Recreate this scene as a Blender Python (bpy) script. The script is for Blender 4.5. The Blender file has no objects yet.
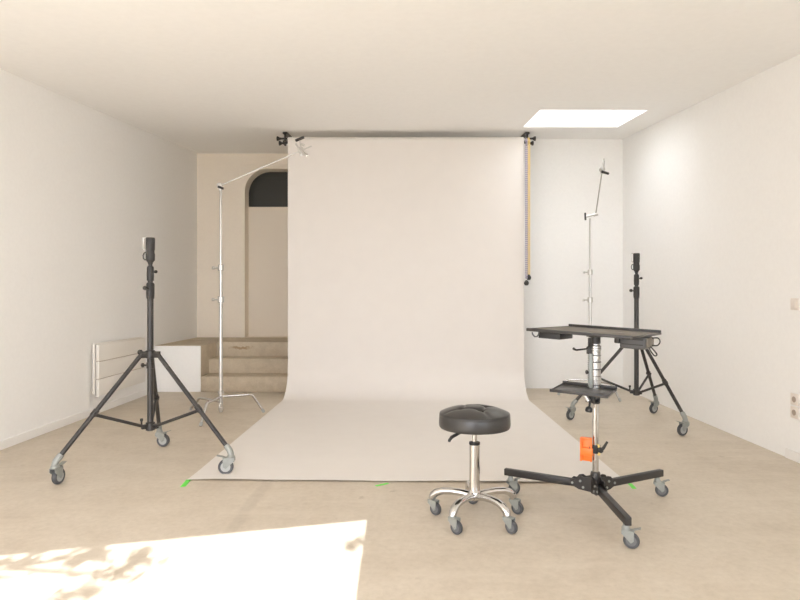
import bpy, bmesh, math, random
from mathutils import Vector, Matrix
random.seed(7)
S = bpy.context.scene
COL = S.collection
PI = math.pi
V = Vector

# ------------------------------------------------------------------ materials
def new_mat(name):
    m = bpy.data.materials.new(name); m.use_nodes = True
    return m, m.node_tree, m.node_tree.nodes['Principled BSDF']

def plain(name, col, rough=.5, metal=0., spec=.5, bump=0., scale=60., vary=0.):
    m, nt, b = new_mat(name)
    b.inputs['Base Color'].default_value = (*col, 1)
    b.inputs['Roughness'].default_value = rough
    b.inputs['Metallic'].default_value = metal
    b.inputs['Specular IOR Level'].default_value = spec
    if bump or vary:
        tc = nt.nodes.new('ShaderNodeTexCoord')
        n = nt.nodes.new('ShaderNodeTexNoise'); n.inputs['Scale'].default_value = scale
        n.inputs['Detail'].default_value = 4
        nt.links.new(tc.outputs['Object'], n.inputs['Vector'])
        if bump:
            bp = nt.nodes.new('ShaderNodeBump'); bp.inputs['Strength'].default_value = bump
            bp.inputs['Distance'].default_value = .01
            nt.links.new(n.outputs['Fac'], bp.inputs['Height'])
            nt.links.new(bp.outputs['Normal'], b.inputs['Normal'])
        if vary:
            r = nt.nodes.new('ShaderNodeValToRGB')
            r.color_ramp.elements[0].position = .3; r.color_ramp.elements[1].position = .7
            r.color_ramp.elements[0].color = (*[c*(1-vary) for c in col], 1)
            r.color_ramp.elements[1].color = (*[min(1, c*(1+vary)) for c in col], 1)
            nt.links.new(n.outputs['Fac'], r.inputs['Fac'])
            nt.links.new(r.outputs['Color'], b.inputs['Base Color'])
    return m

WALLC = (.905, .902, .890)
M_wall = plain('white_wall_paint', WALLC, .75, spec=.25, bump=.05, scale=35, vary=.012)
M_ceil = plain('white_ceiling_paint', (.90, .897, .885), .85, spec=.2, bump=.03, scale=20, vary=.012)
M_trim = plain('trim_paint', (.86, .85, .83), .45)
M_paper = plain('seamless_paper', (.775, .742, .708), .8, spec=.2, bump=.015, scale=6, vary=.01)
M_black = plain('black_powder_coat', (.030, .027, .025), .40, bump=.03, scale=200)
M_blackplastic = plain('black_plastic', (.026, .025, .024), .5)
M_leather = plain('black_leather', (.036, .034, .032), .30, bump=.06, scale=160)
M_chrome = plain('chrome', (.60, .59, .58), .10, metal=1)
M_chromedull = plain('satin_chrome', (.60, .585, .56), .30, metal=1)
M_zinc = plain('zinc_plated_steel', (.31, .325, .305), .45, metal=.25, vary=.05, scale=30)
M_rubber = plain('grey_rubber', (.075, .077, .082), .6)
M_wornchrome = plain('worn_chrome', (.44, .43, .415), .24, metal=1, vary=.25, scale=45)
M_hubdark = plain('dark_wheel_hub', (.15, .155, .16), .5)
M_walldoor = plain('bounce_tinted_wall_paint', (.92, .845, .735), .75, spec=.25, bump=.05, scale=35, vary=.012)  # wall white warmed and lightened to stand in for bounced light
M_hubgrey = plain('wheel_hub_grey', (.40, .41, .40), .5)
M_tableface = plain('dark_table_felt', (.19, .168, .138), .6, bump=.05, scale=300)
M_trayface = plain('dark_tray_metal', (.085, .080, .076), .40)
M_orange = plain('orange_plastic', (.90, .20, .03), .4)
M_yellow = plain('yellow_plastic', (.88, .66, .22), .45)
M_violet = plain('violet_grey_plastic', (.46, .42, .54), .4)
M_green = plain('green_tape', (.15, .74, .09), .6)
M_rad = plain('radiator_enamel', (.82, .79, .735), .4)
M_socket = plain('white_switch_plastic', (.80, .74, .68), .35)
M_sockethole = plain('socket_recess', (.42, .35, .29), .6)
M_greybox = plain('dark_grey_plastic', (.10, .10, .10), .45)
M_terrace = plain('terrace_stone', (.34, .315, .28), .85, vary=.1, scale=3)
M_bark = plain('tree_bark', (.12, .09, .06), .9, bump=.4, scale=20)
M_leaf = plain('olive_leaf', (.07, .11, .04), .55)
M_frame = plain('skylight_curb_paint', (.84, .83, .81), .7)
M_doorpaint = plain('door_paint', (.90, .825, .715), .6, bump=.02, scale=25)

def dark_glass():
    m, nt, b = new_mat('dark_fanlight_glass')
    b.inputs['Base Color'].default_value = (.040, .042, .040, 1)
    b.inputs['Roughness'].default_value = .2
    b.inputs['Specular IOR Level'].default_value = .6
    return m
M_darkglass = dark_glass()

def clear_glass():
    m = bpy.data.materials.new('clear_glazing'); m.use_nodes = True
    nt = m.node_tree; nt.nodes.clear()
    o = nt.nodes.new('ShaderNodeOutputMaterial'); mix = nt.nodes.new('ShaderNodeMixShader')
    t = nt.nodes.new('ShaderNodeBsdfTransparent'); g = nt.nodes.new('ShaderNodeBsdfGlossy')
    g.inputs['Roughness'].default_value = .02
    t.inputs['Color'].default_value = (.95, .97, .96, 1)
    mix.inputs[0].default_value = .06
    nt.links.new(t.outputs[0], mix.inputs[1])
    nt.links.new(g.outputs[0], mix.inputs[2]); nt.links.new(mix.outputs[0], o.inputs['Surface'])
    return m
M_glass = clear_glass()

def concrete(name, c0, c1, c2, sc=1.0, rough=.6, seam=False, stain=None):
    m, nt, b = new_mat(name)
    N, L = nt.nodes, nt.links
    geo = N.new('ShaderNodeNewGeometry')
    def noise(scale, detail=6, rg=.6, dist=0.):
        n = N.new('ShaderNodeTexNoise'); n.inputs['Scale'].default_value = scale
        n.inputs['Detail'].default_value = detail; n.inputs['Roughness'].default_value = rg
        n.inputs['Distortion'].default_value = dist
        L.new(geo.outputs['Position'], n.inputs['Vector']); return n
    big = noise(.9*sc, 5, .65, .4); mid = noise(4*sc, 8, .7, .2); fine = noise(30*sc, 6, .7)
    r = N.new('ShaderNodeValToRGB')
    e = r.color_ramp.elements; e[0].position = .32; e[1].position = .68
    e[0].color = (*c0, 1); e[1].color = (*c2, 1)
    k = e.new(.5); k.color = (*c1, 1)
    ma = N.new('ShaderNodeMath'); ma.operation = 'MULTIPLY_ADD'; ma.inputs[1].default_value = .45
    L.new(mid.outputs['Fac'], ma.inputs[0])
    mb = N.new('ShaderNodeMath'); mb.operation = 'MULTIPLY'; mb.inputs[1].default_value = .55
    L.new(big.outputs['Fac'], mb.inputs[0]); L.new(mb.outputs[0], ma.inputs[2])
    L.new(ma.outputs[0], r.inputs['Fac'])
    mixf = N.new('ShaderNodeMix'); mixf.data_type = 'RGBA'; mixf.blend_type = 'MULTIPLY'
    mixf.inputs['Factor'].default_value = .5
    fr = N.new('ShaderNodeValToRGB'); fr.color_ramp.elements[0].position = .3; fr.color_ramp.elements[1].position = .6
    fr.color_ramp.elements[0].color = (.80, .78, .75, 1); fr.color_ramp.elements[1].color = (1, 1, 1, 1)
    L.new(fine.outputs['Fac'], fr.inputs['Fac'])
    L.new(r.outputs['Color'], mixf.inputs['A']); L.new(fr.outputs['Color'], mixf.inputs['B'])
    out = mixf.outputs['Result']
    def band(expr_in, centre, half):
        a = N.new('ShaderNodeMath'); a.operation = 'SUBTRACT'; a.inputs[1].default_value = centre
        L.new(expr_in, a.inputs[0])
        ab = N.new('ShaderNodeMath'); ab.operation = 'ABSOLUTE'; L.new(a.outputs[0], ab.inputs[0])
        mr = N.new('ShaderNodeMapRange'); mr.inputs['From Min'].default_value = half*.5
        mr.inputs['From Max'].default_value = half; mr.inputs['To Min'].default_value = 1; mr.inputs['To Max'].default_value = 0
        L.new(ab.outputs[0], mr.inputs['Value']); return mr.outputs[0]
    sep = N.new('ShaderNodeSeparateXYZ'); L.new(geo.outputs['Position'], sep.inputs[0])
    def overlay(fac, col, amount):
        nonlocal out
        f = N.new('ShaderNodeMath'); f.operation = 'MULTIPLY'; f.inputs[1].default_value = amount
        L.new(fac, f.inputs[0])
        mx = N.new('ShaderNodeMix'); mx.data_type = 'RGBA'
        L.new(f.outputs[0], mx.inputs['Factor']); L.new(out, mx.inputs['A'])
        mx.inputs['B'].default_value = (*col, 1); out = mx.outputs['Result']
    if seam:
        wob = N.new('ShaderNodeMath'); wob.operation = 'MULTIPLY_ADD'; wob.inputs[1].default_value = .07
        L.new(mid.outputs['Fac'], wob.inputs[0]); L.new(sep.outputs['X'], wob.inputs[2])
        s = band(wob.outputs[0], -.825, .045)
        overlay(s, (.30, .26, .21), .20)
        # scattered small stains
        st = noise(9, 3, .5); mr = N.new('ShaderNodeMapRange'); mr.inputs['From Min'].default_value = .68; mr.inputs['From Max'].default_value = .76
        L.new(st.outputs['Fac'], mr.inputs['Value']); overlay(mr.outputs[0], (.25, .19, .13), .35)
        # trowel streaks running across the slab
        mp = N.new('ShaderNodeMapping'); mp.inputs['Scale'].default_value = (.5, 5, 1)
        L.new(geo.outputs['Position'], mp.inputs['Vector'])
        sn = N.new('ShaderNodeTexNoise'); sn.inputs['Scale'].default_value = 2; sn.inputs['Detail'].default_value = 6
        L.new(mp.outputs[0], sn.inputs['Vector'])
        mr2 = N.new('ShaderNodeMapRange'); mr2.inputs['From Min'].default_value = .52; mr2.inputs['From Max'].default_value = .72
        L.new(sn.outputs['Fac'], mr2.inputs['Value']); overlay(mr2.outputs[0], c2, .35)
    if stain:
        x, z, hw, hh, colr = stain
        dv = N.new('ShaderNodeMath'); dv.operation = 'MULTIPLY_ADD'; dv.inputs[1].default_value = .25
        L.new(mid.outputs['Fac'], dv.inputs[0]); L.new(sep.outputs['X'], dv.inputs[2])
        b1 = band(dv.outputs[0], x+.125, hw)
        dz = N.new('ShaderNodeMath'); dz.operation = 'MULTIPLY_ADD'; dz.inputs[1].default_value = .12
        L.new(mid.outputs['Fac'], dz.inputs[0]); L.new(sep.outputs['Z'], dz.inputs[2])
        b2 = band(dz.outputs[0], z+.06, hh)
        mm = N.new('ShaderNodeMath'); mm.operation = 'MULTIPLY'; L.new(b1, mm.inputs[0]); L.new(b2, mm.inputs[1])
        overlay(mm.outputs[0], colr, .7)
    L.new(out, b.inputs['Base Color'])
    bp = N.new('ShaderNodeBump'); bp.inputs['Strength'].default_value = .12; bp.inputs['Distance'].default_value = .01
    L.new(fine.outputs['Fac'], bp.inputs['Height']); L.new(bp.outputs['Normal'], b.inputs['Normal'])
    b.inputs['Roughness'].default_value = rough
    b.inputs['Specular IOR Level'].default_value = .35
    return m
M_floor = concrete('screed_floor', (.52, .450, .360), (.61, .540, .445), (.67, .605, .51), 1.0, .55, seam=True)
M_step = concrete('raw_concrete', (.46, .385, .285), (.58, .50, .385), (.67, .59, .465), 2.2, .8, stain=(-2.17, .485, .16, .022, (.30, .19, .09)))

# ------------------------------------------------------------------ mesh building
class MB:
    def __init__(s): s.bm = bmesh.new()
    def _orient(s, p, q):
        d = V(q)-V(p); z = d.normalized()
        up = V((0, 0, 1)) if abs(z.z) < .95 else V((1, 0, 0))
        x = up.cross(z).normalized(); y = z.cross(x)
        return x, y
    def path(s, pts, r, seg=14, cap=True):
        pts = [V(p) for p in pts]; n = len(pts)
        rs = r if isinstance(r, (list, tuple)) else [r]*n
        rings = []; px = None
        for i, p in enumerate(pts):
            if i == 0: d = pts[1]-p
            elif i == n-1: d = p-pts[i-1]
            else: d = (pts[i+1]-p).normalized()+(p-pts[i-1]).normalized()
            z = d.normalized()
            if px is None:
                up = V((0, 0, 1)) if abs(z.z) < .95 else V((1, 0, 0))
                x = up.cross(z).normalized()
            else:
                x = (px-z*px.dot(z)).normalized()
            px = x; y = z.cross(x)
            rings.append([s.bm.verts.new(p+(x*math.cos(2*PI*k/seg)+y*math.sin(2*PI*k/seg))*rs[i]) for k in range(seg)])
        for a, b in zip(rings, rings[1:]):
            for k in range(seg):
                s.bm.faces.new((a[k], a[(k+1) % seg], b[(k+1) % seg], b[k]))
        if cap:
            s.bm.faces.new(rings[0][::-1]); s.bm.faces.new(rings[-1])
        return s
    def tube(s, p, q, r, seg=16): return s.path([p, q], r, seg)
    def lathe(s, prof, seg=28, M=None):
        """prof: (r, z) pairs from bottom to top about local z"""
        M = M or Matrix(); rings = []
        for r, z in prof:
            if r < 1e-6: rings.append([s.bm.verts.new(M @ V((0, 0, z)))])
            else: rings.append([s.bm.verts.new(M @ V((r*math.cos(2*PI*k/seg), r*math.sin(2*PI*k/seg), z))) for k in range(seg)])
        for a, b in zip(rings, rings[1:]):
            for k in range(seg):
                k2 = (k+1) % seg
                if len(a) == 1 and len(b) == 1: continue
                if len(a) == 1: s.bm.faces.new((a[0], b[k2], b[k]))
                elif len(b) == 1: s.bm.faces.new((a[k], a[k2], b[0]))
                else: s.bm.faces.new((a[k], a[k2], b[k2], b[k]))
        if len(rings[0]) > 1: s.bm.faces.new(rings[0][::-1])
        if len(rings[-1]) > 1: s.bm.faces.new(rings[-1])
        return s
    def disc(s, c, axis, r, h, seg=24, bev=.15):
        """short cylinder centred at c along axis, rounded rim"""
        q = V(axis).normalized().to_track_quat('Z', 'Y').to_matrix().to_4x4()
        M = Matrix.Translation(V(c)) @ q; b = min(r, h)*bev
        return s.lathe([(r-b, -h/2), (r, -h/2+b), (r, h/2-b), (r-b, h/2)], seg, M)
    def box(s, c, size, M=None, bev=.0, rotz=0., seg=2):
        t = Matrix.Translation(V(c)) @ Matrix.Rotation(rotz, 4, 'Z') @ Matrix.Diagonal((*size, 1))
        if M: t = M @ t
        r = bmesh.ops.create_cube(s.bm, size=1.0, matrix=t)
        if bev:
            es = list({e for v in r['verts'] for e in v.link_edges})
            bmesh.ops.bevel(s.bm, geom=es, offset=bev, segments=seg, affect='EDGES', profile=.5)
        return s
    def bx(s, x0, x1, y0, y1, z0, z1, bev=0.):
        return s.box(((x0+x1)/2, (y0+y1)/2, (z0+z1)/2), (x1-x0, y1-y0, z1-z0), bev=bev)
    def prism(s, pts, d, M=None, bev=0.):
        """polygon pts (3-D) extruded by the vector d"""
        M = M or Matrix(); d = V(d)
        a = [s.bm.verts.new(M @ V(p)) for p in pts]; b = [s.bm.verts.new(M @ (V(p)+d)) for p in pts]
        n = len(pts); fs = [s.bm.faces.new(a[::-1]), s.bm.faces.new(b)]
        for i in range(n): fs.append(s.bm.faces.new((a[i], a[(i+1) % n], b[(i+1) % n], b[i])))
        if bev:
            es = list({e for f in fs for e in f.edges})
            bmesh.ops.bevel(s.bm, geom=es, offset=bev, segments=2, affect='EDGES')
        return s
    def ball(s, c, r, seg=16):
        return s.lathe([(0, -r)]+[(r*math.sin(PI*i/10), -r*math.cos(PI*i/10)) for i in range(1, 10)]+[(0, r)], seg, Matrix.Translation(V(c)))
    def build(s, name, mat, parent=None, smooth=35):
        bmesh.ops.recalc_face_normals(s.bm, faces=s.bm.faces[:])
        me = bpy.data.meshes.new(name); s.bm.to_mesh(me); s.bm.free()
        if smooth:
            for p in me.polygons: p.use_smooth = True
            me.set_sharp_from_angle(angle=math.radians(smooth))
        me.materials.append(mat)
        o = bpy.data.objects.new(name, me); COL.objects.link(o)
        if parent: o.parent = parent
        return o

def tag(o, label=None, cat=None, group=None, kind=None):
    if label: o['label'] = label
    if cat: o['category'] = cat
    if group: o['group'] = group
    if kind: o['kind'] = kind
    return o
def empty(name, loc, rz=0.):
    e = bpy.data.objects.new(name, None); COL.objects.link(e)
    e.location = loc; e.rotation_euler = (0, 0, rz); e.empty_display_size = .1
    return e
def struct(name, mb, mat, label, cat, smooth=0, parent=None):
    return tag(mb.build(name, mat, parent, smooth), label, cat, None, 'structure')
def pol(a, r, z): return V((r*math.cos(math.radians(a)), r*math.sin(math.radians(a)), z))

# ------------------------------------------------------------------ camera
H, F = 1.15, 590.
cd = bpy.data.cameras.new('camera'); cam = bpy.data.objects.new('camera', cd); COL.objects.link(cam)
cam.location = (0, 0, H); cam.rotation_euler = (PI/2, 0, 0)
cd.sensor_width = 36; cd.lens = 36*F/800
cd.shift_x = -6/800; cd.shift_y = -3/800
cd.clip_start = .05
S.camera = cam

# ------------------------------------------------------------------ room shell
XL, XR = -3.05, 2.73
YB, YA = 7.42, 8.61          # rear wall on the right, deeper alcove wall on the left
XJ = -.60                    # where the alcove ends (behind the paper)
def ceil(y): return 2.466+.0903*y
def front(x): return -.50+.2625*(x+.20)

mb = MB(); mb.bx(XL-.15, XR+.15, -1.75, YA+.15, -.12, 0)
struct('floor', mb, M_floor, 'beige trowelled concrete floor of the studio', 'floor')

# ceiling slab with the skylight hole, rising gently towards the rear
SX0, SX1, SY0, SY1 = 1.322, 2.383, 5.815, 6.653
mb = MB()
def slab(x0, x1, y0, y1, t=.14):
    P = [(x0, y0, ceil(y0)), (x1, y0, ceil(y0)), (x1, y1, ceil(y1)), (x0, y1, ceil(y1))]
    mb.prism(P, (0, 0, t))
def slabf(x0, x1, y1, t=.14):
    a, b = front(x0)-.13, front(x1)-.13
    mb.prism([(x0, a, ceil(a)), (x1, b, ceil(b)), (x1, y1, ceil(y1)), (x0, y1, ceil(y1))], (0, 0, t))
slabf(XL-.15, SX0, YA+.15); slabf(SX1, XR+.15, YA+.15)
slabf(SX0, SX1, SY0); slab(SX0, SX1, SY1, YA+.15)
struct('ceiling', mb, M_ceil, 'white plastered ceiling sloping up towards the rear', 'ceiling')

# skylight: deep painted curb, frame and pane
sk = empty('window_1', ((SX0+SX1)/2, (SY0+SY1)/2, ceil(SY0)))
tag(sk, 'rectangular skylight opening in the ceiling', 'skylight', None, 'structure')
sx, sy = (SX1-SX0)/2, (SY1-SY0)/2
mb = MB(); zt = .62
e_ = .006
for (a, b, c, d) in ((-sx-.06, -sx-e_, -sy-.06, sy+.06), (sx+e_, sx+.06, -sy-.06, sy+.06)):
    mb.bx(a, b, c, d, .10, zt)
for (c, d) in ((-sy-.06, -sy-e_), (sy+e_, sy+.06)):
    mb.bx(-sx-e_, sx+e_, c, d, .10, zt)
mb.build('curb', M_frame, sk, 0)
mb = MB(); w = .05
mb.bx(-sx-.06, -sx+w, -sy-.06, sy+.06, zt, zt+.05); mb.bx(sx-w, sx+.06, -sy-.06, sy+.06, zt, zt+.05)
mb.bx(-sx+w, sx-w, -sy-.06, -sy+w, zt, zt+.05); mb.bx(-sx+w, sx-w, sy-w, sy+.06, zt, zt+.05)
fr = mb.build('window_frame', M_frame, sk, 0)
mb = MB(); mb.bx(-sx+w, sx-w, -sy+w, sy-w, zt+.02, zt+.028); mb.build('pane', M_glass, sk, 0)

def vwall(name, x0, x1, y0, y1, label):
    """wall running in y between x0 and x1, top following the ceiling"""
    m = MB()
    P = [(x0, y0, 0), (x0, y1, 0), (x0, y1, ceil(y1)+.05), (x0, y0, ceil(y0)+.05)]
    m.prism(P, (x1-x0, 0, 0))
    return struct(name, m, M_wall, label, 'wall')
vwall('wall_left', XL-.15, XL, -1.45, YA+.15, 'long white wall with the radiator')
vwall('wall_right', XR, XR+.15, -.30, YB+.15, 'white wall with the sockets, beside the skylight')
mb = MB(); mb.bx(XJ, XR, YB, YB+.15, 0, ceil(YB)+.05)
struct('wall_rear', mb, M_wall, 'white rear wall behind the paper and under the skylight', 'wall')
mb = MB(); mb.prism([(XJ, YB+.15, 0), (XJ, YA, 0), (XJ, YA, ceil(YA)+.05), (XJ, YB+.15, ceil(YB)+.05)], (.15, 0, 0))
struct('wall_alcove', mb, M_wall, 'side wall of the stepped alcove behind the paper', 'wall')

# alcove rear wall with an arched recess
DX0, DX1, DZ0, DZ1, DR = -2.352, -1.05, .56, 3.02, .33
def arch_pts(x0, x1, z0, z1, r, y, n=12):
    P = [(x0, y, z0), (x0, y, z1-r)]
    P += [(x0+r-r*math.cos(PI/2*i/n), y, z1-r+r*math.sin(PI/2*i/n)) for i in range(1, n+1)]
    P += [(x1-r+r*math.sin(PI/2*i/n), y, z1-r+r*math.cos(PI/2*i/n)) for i in range(0, n+1)]
    P += [(x1, y, z0)]
    return P
mb = MB(); D = .20
mb.bx(XL-.15, DX0, YA, YA+.26, 0, ceil(YA)+.05); mb.bx(DX1, XJ+.15, YA, YA+.26, 0, ceil(YA)+.05)
mb.bx(DX0, DX1, YA, YA+.26, 0, DZ0)
ap = arch_pts(DX0, DX1, DZ0, DZ1, DR, YA)[1:-1]
mb.prism(ap[:len(ap)]+[(DX1, YA, ceil(YA)+.05), (DX0, YA, ceil(YA)+.05)], (0, .26, 0))
struct('wall_back', mb, M_walldoor, 'alcove wall tinted for warm bounced light at the top of the steps, around the arched door', 'wall')
mb = MB(); mb.bx(-2.43, XJ, YA-.008, YA, 3.100, 3.110)
struct('trim_1', mb, M_walldoor, 'thin ledge line above the arched door', 'trim')
# arched door set deep in its reveal: dark fanlight over a plain painted leaf
dr = empty('door_1', (0, YA, DZ0)); tag(dr, 'arched cream door with dark fanlight at the top of the steps', 'door', None, 'structure')
tz = 2.488-DZ0
mb = MB(); mb.bx(DX0, DX1, D, D+.05, 0.0, tz); mb.build('door_leaf', M_doorpaint, dr, 0)
mb = MB(); mb.prism(arch_pts(DX0, DX1, tz, DZ1-DZ0, DR, D+.015), (0, .03, 0)); mb.build('fanlight_pane', M_darkglass, dr, 0)
mb = MB(); mb.bx(DX0, DX1, D-.006, D+.05, tz-.012, tz+.006); mb.build('transom', M_doorpaint, dr, 0)

# steps up to the alcove
st = empty('steps', (0, 0, 0)); tag(st, 'raw concrete steps up to the arched door', 'steps', None, 'structure')
XS = -2.49; Y1, Y2, Y3 = 7.15, 7.44, 7.73
mb = MB(); mb.bx(XS, XJ, Y1, YA, 0, .185, .008); mb.build('step', M_step, st, 30)
mb = MB(); mb.bx(XS, XJ, Y2, YA, .185, .37, .008); mb.build('step', M_step, st, 30)
mb = MB(); mb.bx(XS, XJ, Y3, YA, .37, .56, .008); mb.bx(XL, XS, Y1+.012, YA, 0, .56, .006); mb.build('landing', M_step, st, 30)
mb = MB(); mb.bx(XL, XS, Y1, Y1+.012, 0, .557, .003); tag(mb.build('painted_face', M_wall, st, 30), 'white painted face of the landing')

# baseboards
mb = MB(); mb.bx(XL, XL+.014, -1.2, Y1, 0, .068, .004)
struct('baseboard_left', mb, M_trim, 'low white baseboard along the radiator wall', 'baseboard')
mb = MB(); mb.bx(XR-.014, XR, .3, 4.23, 0, .068, .004)
struct('baseboard_right', mb, M_trim, 'low white baseboard under the sockets', 'baseboard')

# front wall behind the camera with the wide garden opening
OZ = 2.284; OX0, OX1 = -2.85, -.16; T = .12
ux = V((1, .2625, 0)).normalized(); un = V((ux.y, -ux.x, 0))
mb = MB()
def fwall(x0, x1, z0, z1):
    a, b = V((x0, front(x0), 0)), V((x1, front(x1), 0))
    mb.prism([a+V((0, 0, z0)), b+V((0, 0, z0)), b+V((0, 0, z1)), a+V((0, 0, z1))], un*T)
WX0, WX1, WZ0, WZ1 = .55, 2.50, .45, 2.25
fwall(XL, OX0, 0, 2.50); fwall(OX1, WX0, 0, 2.62); fwall(WX1, XR, 0, 2.72); fwall(OX0, OX1, OZ, 2.52)
fwall(WX0, WX1, 0, WZ0); fwall(WX0, WX1, WZ1, 2.68)
struct('wall_front', mb, M_wall, 'wall behind the viewer with a wide garden opening', 'wall')
# unseen window added to bring fill light to the radiator wall
wn_ = empty('fill_window', (WX0, front(WX0), WZ0), math.atan(.2625))
tag(wn_, 'wide window added behind the viewer for fill light', 'window', None, 'structure')
wl_ = (WX1-WX0)*math.hypot(1, .2625); wh_ = WZ1-WZ0
mb = MB(); b_ = .05
mb.bx(0, b_, -.09, -.03, 0, wh_); mb.bx(wl_-b_, wl_, -.09, -.03, 0, wh_); mb.bx(wl_/2-.025, wl_/2+.025, -.09, -.03, b_, wh_-b_)
mb.bx(b_, wl_-b_, -.09, -.03, 0, b_); mb.bx(b_, wl_-b_, -.09, -.03, wh_-b_, wh_)
mb.build('window_frame', M_frame, wn_, 0)
for x0_, x1_ in ((b_, wl_/2-.025), (wl_/2+.025, wl_-b_)):
    mb = MB(); mb.bx(x0_, x1_, -.064, -.058, b_, wh_-b_); mb.build('pane', M_glass, wn_, 0)
cn = empty('sun_blocker', (0, 0, 0)); tag(cn, 'flat slab added outside to block the sun at the fill window', 'sun_blocker', None, 'structure')  # unseen slab on posts, added to keep direct sun out of the added window
mb = MB(); mb.prism([(.0, front(0)-.14, 2.70), (3.4, front(3.4)-.14, 2.70), (3.4, -3.4, 2.52), (.0, -3.4, 2.52)], (0, 0, .08)); mb.build('blocker_slab', M_terrace, cn, 0)
for x_ in (.08, 3.32):
    mb = MB(); mb.bx(x_-.04, x_+.04, -3.36, -3.28, -.02, 2.53); mb.build('post', M_frame, cn, 0)
# terrace
mb = MB(); mb.bx(-14, 14, -16, -1.75, -.14, -.02)
struct('terrace', mb, M_terrace, 'pale stone terrace outside the garden opening', 'terrace')

# ------------------------------------------------------------------ seamless paper
PY = 6.895
pb = empty('paper_backdrop', (0, PY, 0))
tag(pb, 'wide off-white seamless paper hanging from its roll and sweeping over the floor', 'backdrop', None, 'thing')
ZR = 2.962; RR = .052
mb = MB(); mb.tube((-1.368, 0, ZR), (1.368, 0, ZR), RR, 32)
mb.build('paper_roll', M_paper, pb)
mb = MB(); mb.tube((-1.435, 0, ZR), (1.435, 0, ZR), .019, 16); mb.build('roll_core', M_black, pb)
# sheet: wraps the roll, hangs, sweeps and runs forward
def sheet():
    m = MB(); prof = []
    for i in range(9):
        a = PI/2*(1-i/8)+PI/2*0
        prof.append((-(RR+.002)*math.cos(a), ZR+(RR+.002)*math.sin(a)))
    yv = -(RR+.002); rs = .34
    for i in range(1, 25): prof.append((yv, ZR+(rs-ZR)*i/24))
    for i in range(1, 15):
        a = PI/2*i/14; prof.append((yv-rs+rs*math.cos(a), rs-rs*math.sin(a)+.0016))
    ys = yv-rs; ye = 3.668-PY
    for i in range(1, 31): prof.append((ys+(ye-ys)*i/30, .0016))
    n = 48; rows = []
    for j, (y, z) in enumerate(prof):
        t = max(0., min(1., (ys-y)/(ys-ye)))
        row = []
        for k in range(n+1):
            u = k/n
            xl = -1.370; xr = 1.368
            x = xl+(xr-xl)*u
            yy = y+(.025-.07*u)*t**3; zz = z
            if t > 0:
                # the front edge lies loosely and lifts a little off the floor
                e = max(0, (t-.955)/.045)
                zz += min(1, e*1.6)*(.0105+.002*math.sin(u*9+1.)+.0015*math.sin(u*23))*(1-.6*abs(2*u-1)**10)
            if z > rs:
                yy += .006*math.sin(u*PI*3+.4)*math.sin(PI*(z-rs)/(ZR-rs))**2
            row.append(m.bm.verts.new((x, yy, zz)))
        rows.append(row)
    for a, b in zip(rows, rows[1:]):
        for k in range(n): m.bm.faces.new((a[k], a[k+1], b[k+1], b[k]))
    bmesh.ops.recalc_face_normals(m.bm, faces=m.bm.faces[:])
    bmesh.ops.solidify(m.bm, geom=m.bm.faces[:], thickness=.0012)
    return m.build('paper_sheet', M_paper, pb, 40)
sheet()

# green tape tabs at the front edge
def tape(x, y, rz, w, l, label):
    m = MB(); c, s_ = math.cos(rz), math.sin(rz)
    pts = [(-w/2, -l/2), (w/2, -l/2*.9), (w/2*.9, l/2), (-w/2, l/2*.95)]
    m.prism([(p[0], p[1], .0) for p in pts], (0, 0, .002))
    o = m.build('tape_tab', M_green, None, 0); o.location = (x, y, .0005); o.rotation_euler = (0, 0, rz)
    tag(o, label, 'tape', 'green tape tabs'); return o
tape(-1.358, 3.640, .11, .030, .14, 'bright green tape tab under the paper corner by the caster of the black stand')
tape(-.147, 3.612, -.97, .018, .090, 'green tape tab halfway along the front edge of the paper')
tape(1.374, 3.585, -.1, .026, .10, 'green tape tab at the paper corner behind the cart legs')

# ceiling brackets
def bracket(x, sgn, label):
    y = 6.965; zc = ceil(y)
    r = empty('roll_bracket', (x, y, zc))
    tag(r, label, 'bracket', 'ceiling brackets of the paper roll')
    sl = .0903
    m = MB(); m.prism([(-.028, -.02, -.02*sl), (.028, -.02, -.02*sl), (.028, .26, .26*sl), (-.028, .26, .26*sl)], (0, 0, -.022), bev=.004)
    m.build('ceiling_plate', M_black, r)
    m = MB(); m.box((0, .0, -.085), (.022, .03, .15), bev=.004)
    m.path([(0, 0, -.13), (0, -.075, -.158)], .010)
    m.build('hook_arm', M_black, r)
    for dx, dz, ly in ((.085, -.075, 0.), (.055, -.135, -.02)):
        m = MB()
        m.path([(-sgn*.02, ly, dz), (sgn*dx*.6, ly, dz)], .011)
        m.path([(sgn*dx*.55, ly, dz), (sgn*(dx-.018), ly, dz)], [.012, .014])
        q = (V((sgn, 0, 0))).to_track_quat('Z', 'Y').to_matrix().to_4x4()
        m.lathe([(.012, 0), (.026, .022), (.028, .03), (.026, .036), (0, .036)], 18, Matrix.Translation(V((sgn*(dx-.022), ly, dz))) @ q)
        m.build('spindle_knob', M_blackplastic, r)
    return r
bracket(-1.425, -1, 'black ceiling bracket holding the roll end nearest the arched door')
bracket(1.43, 1, 'black ceiling bracket holding the roll end under the skylight')

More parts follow.
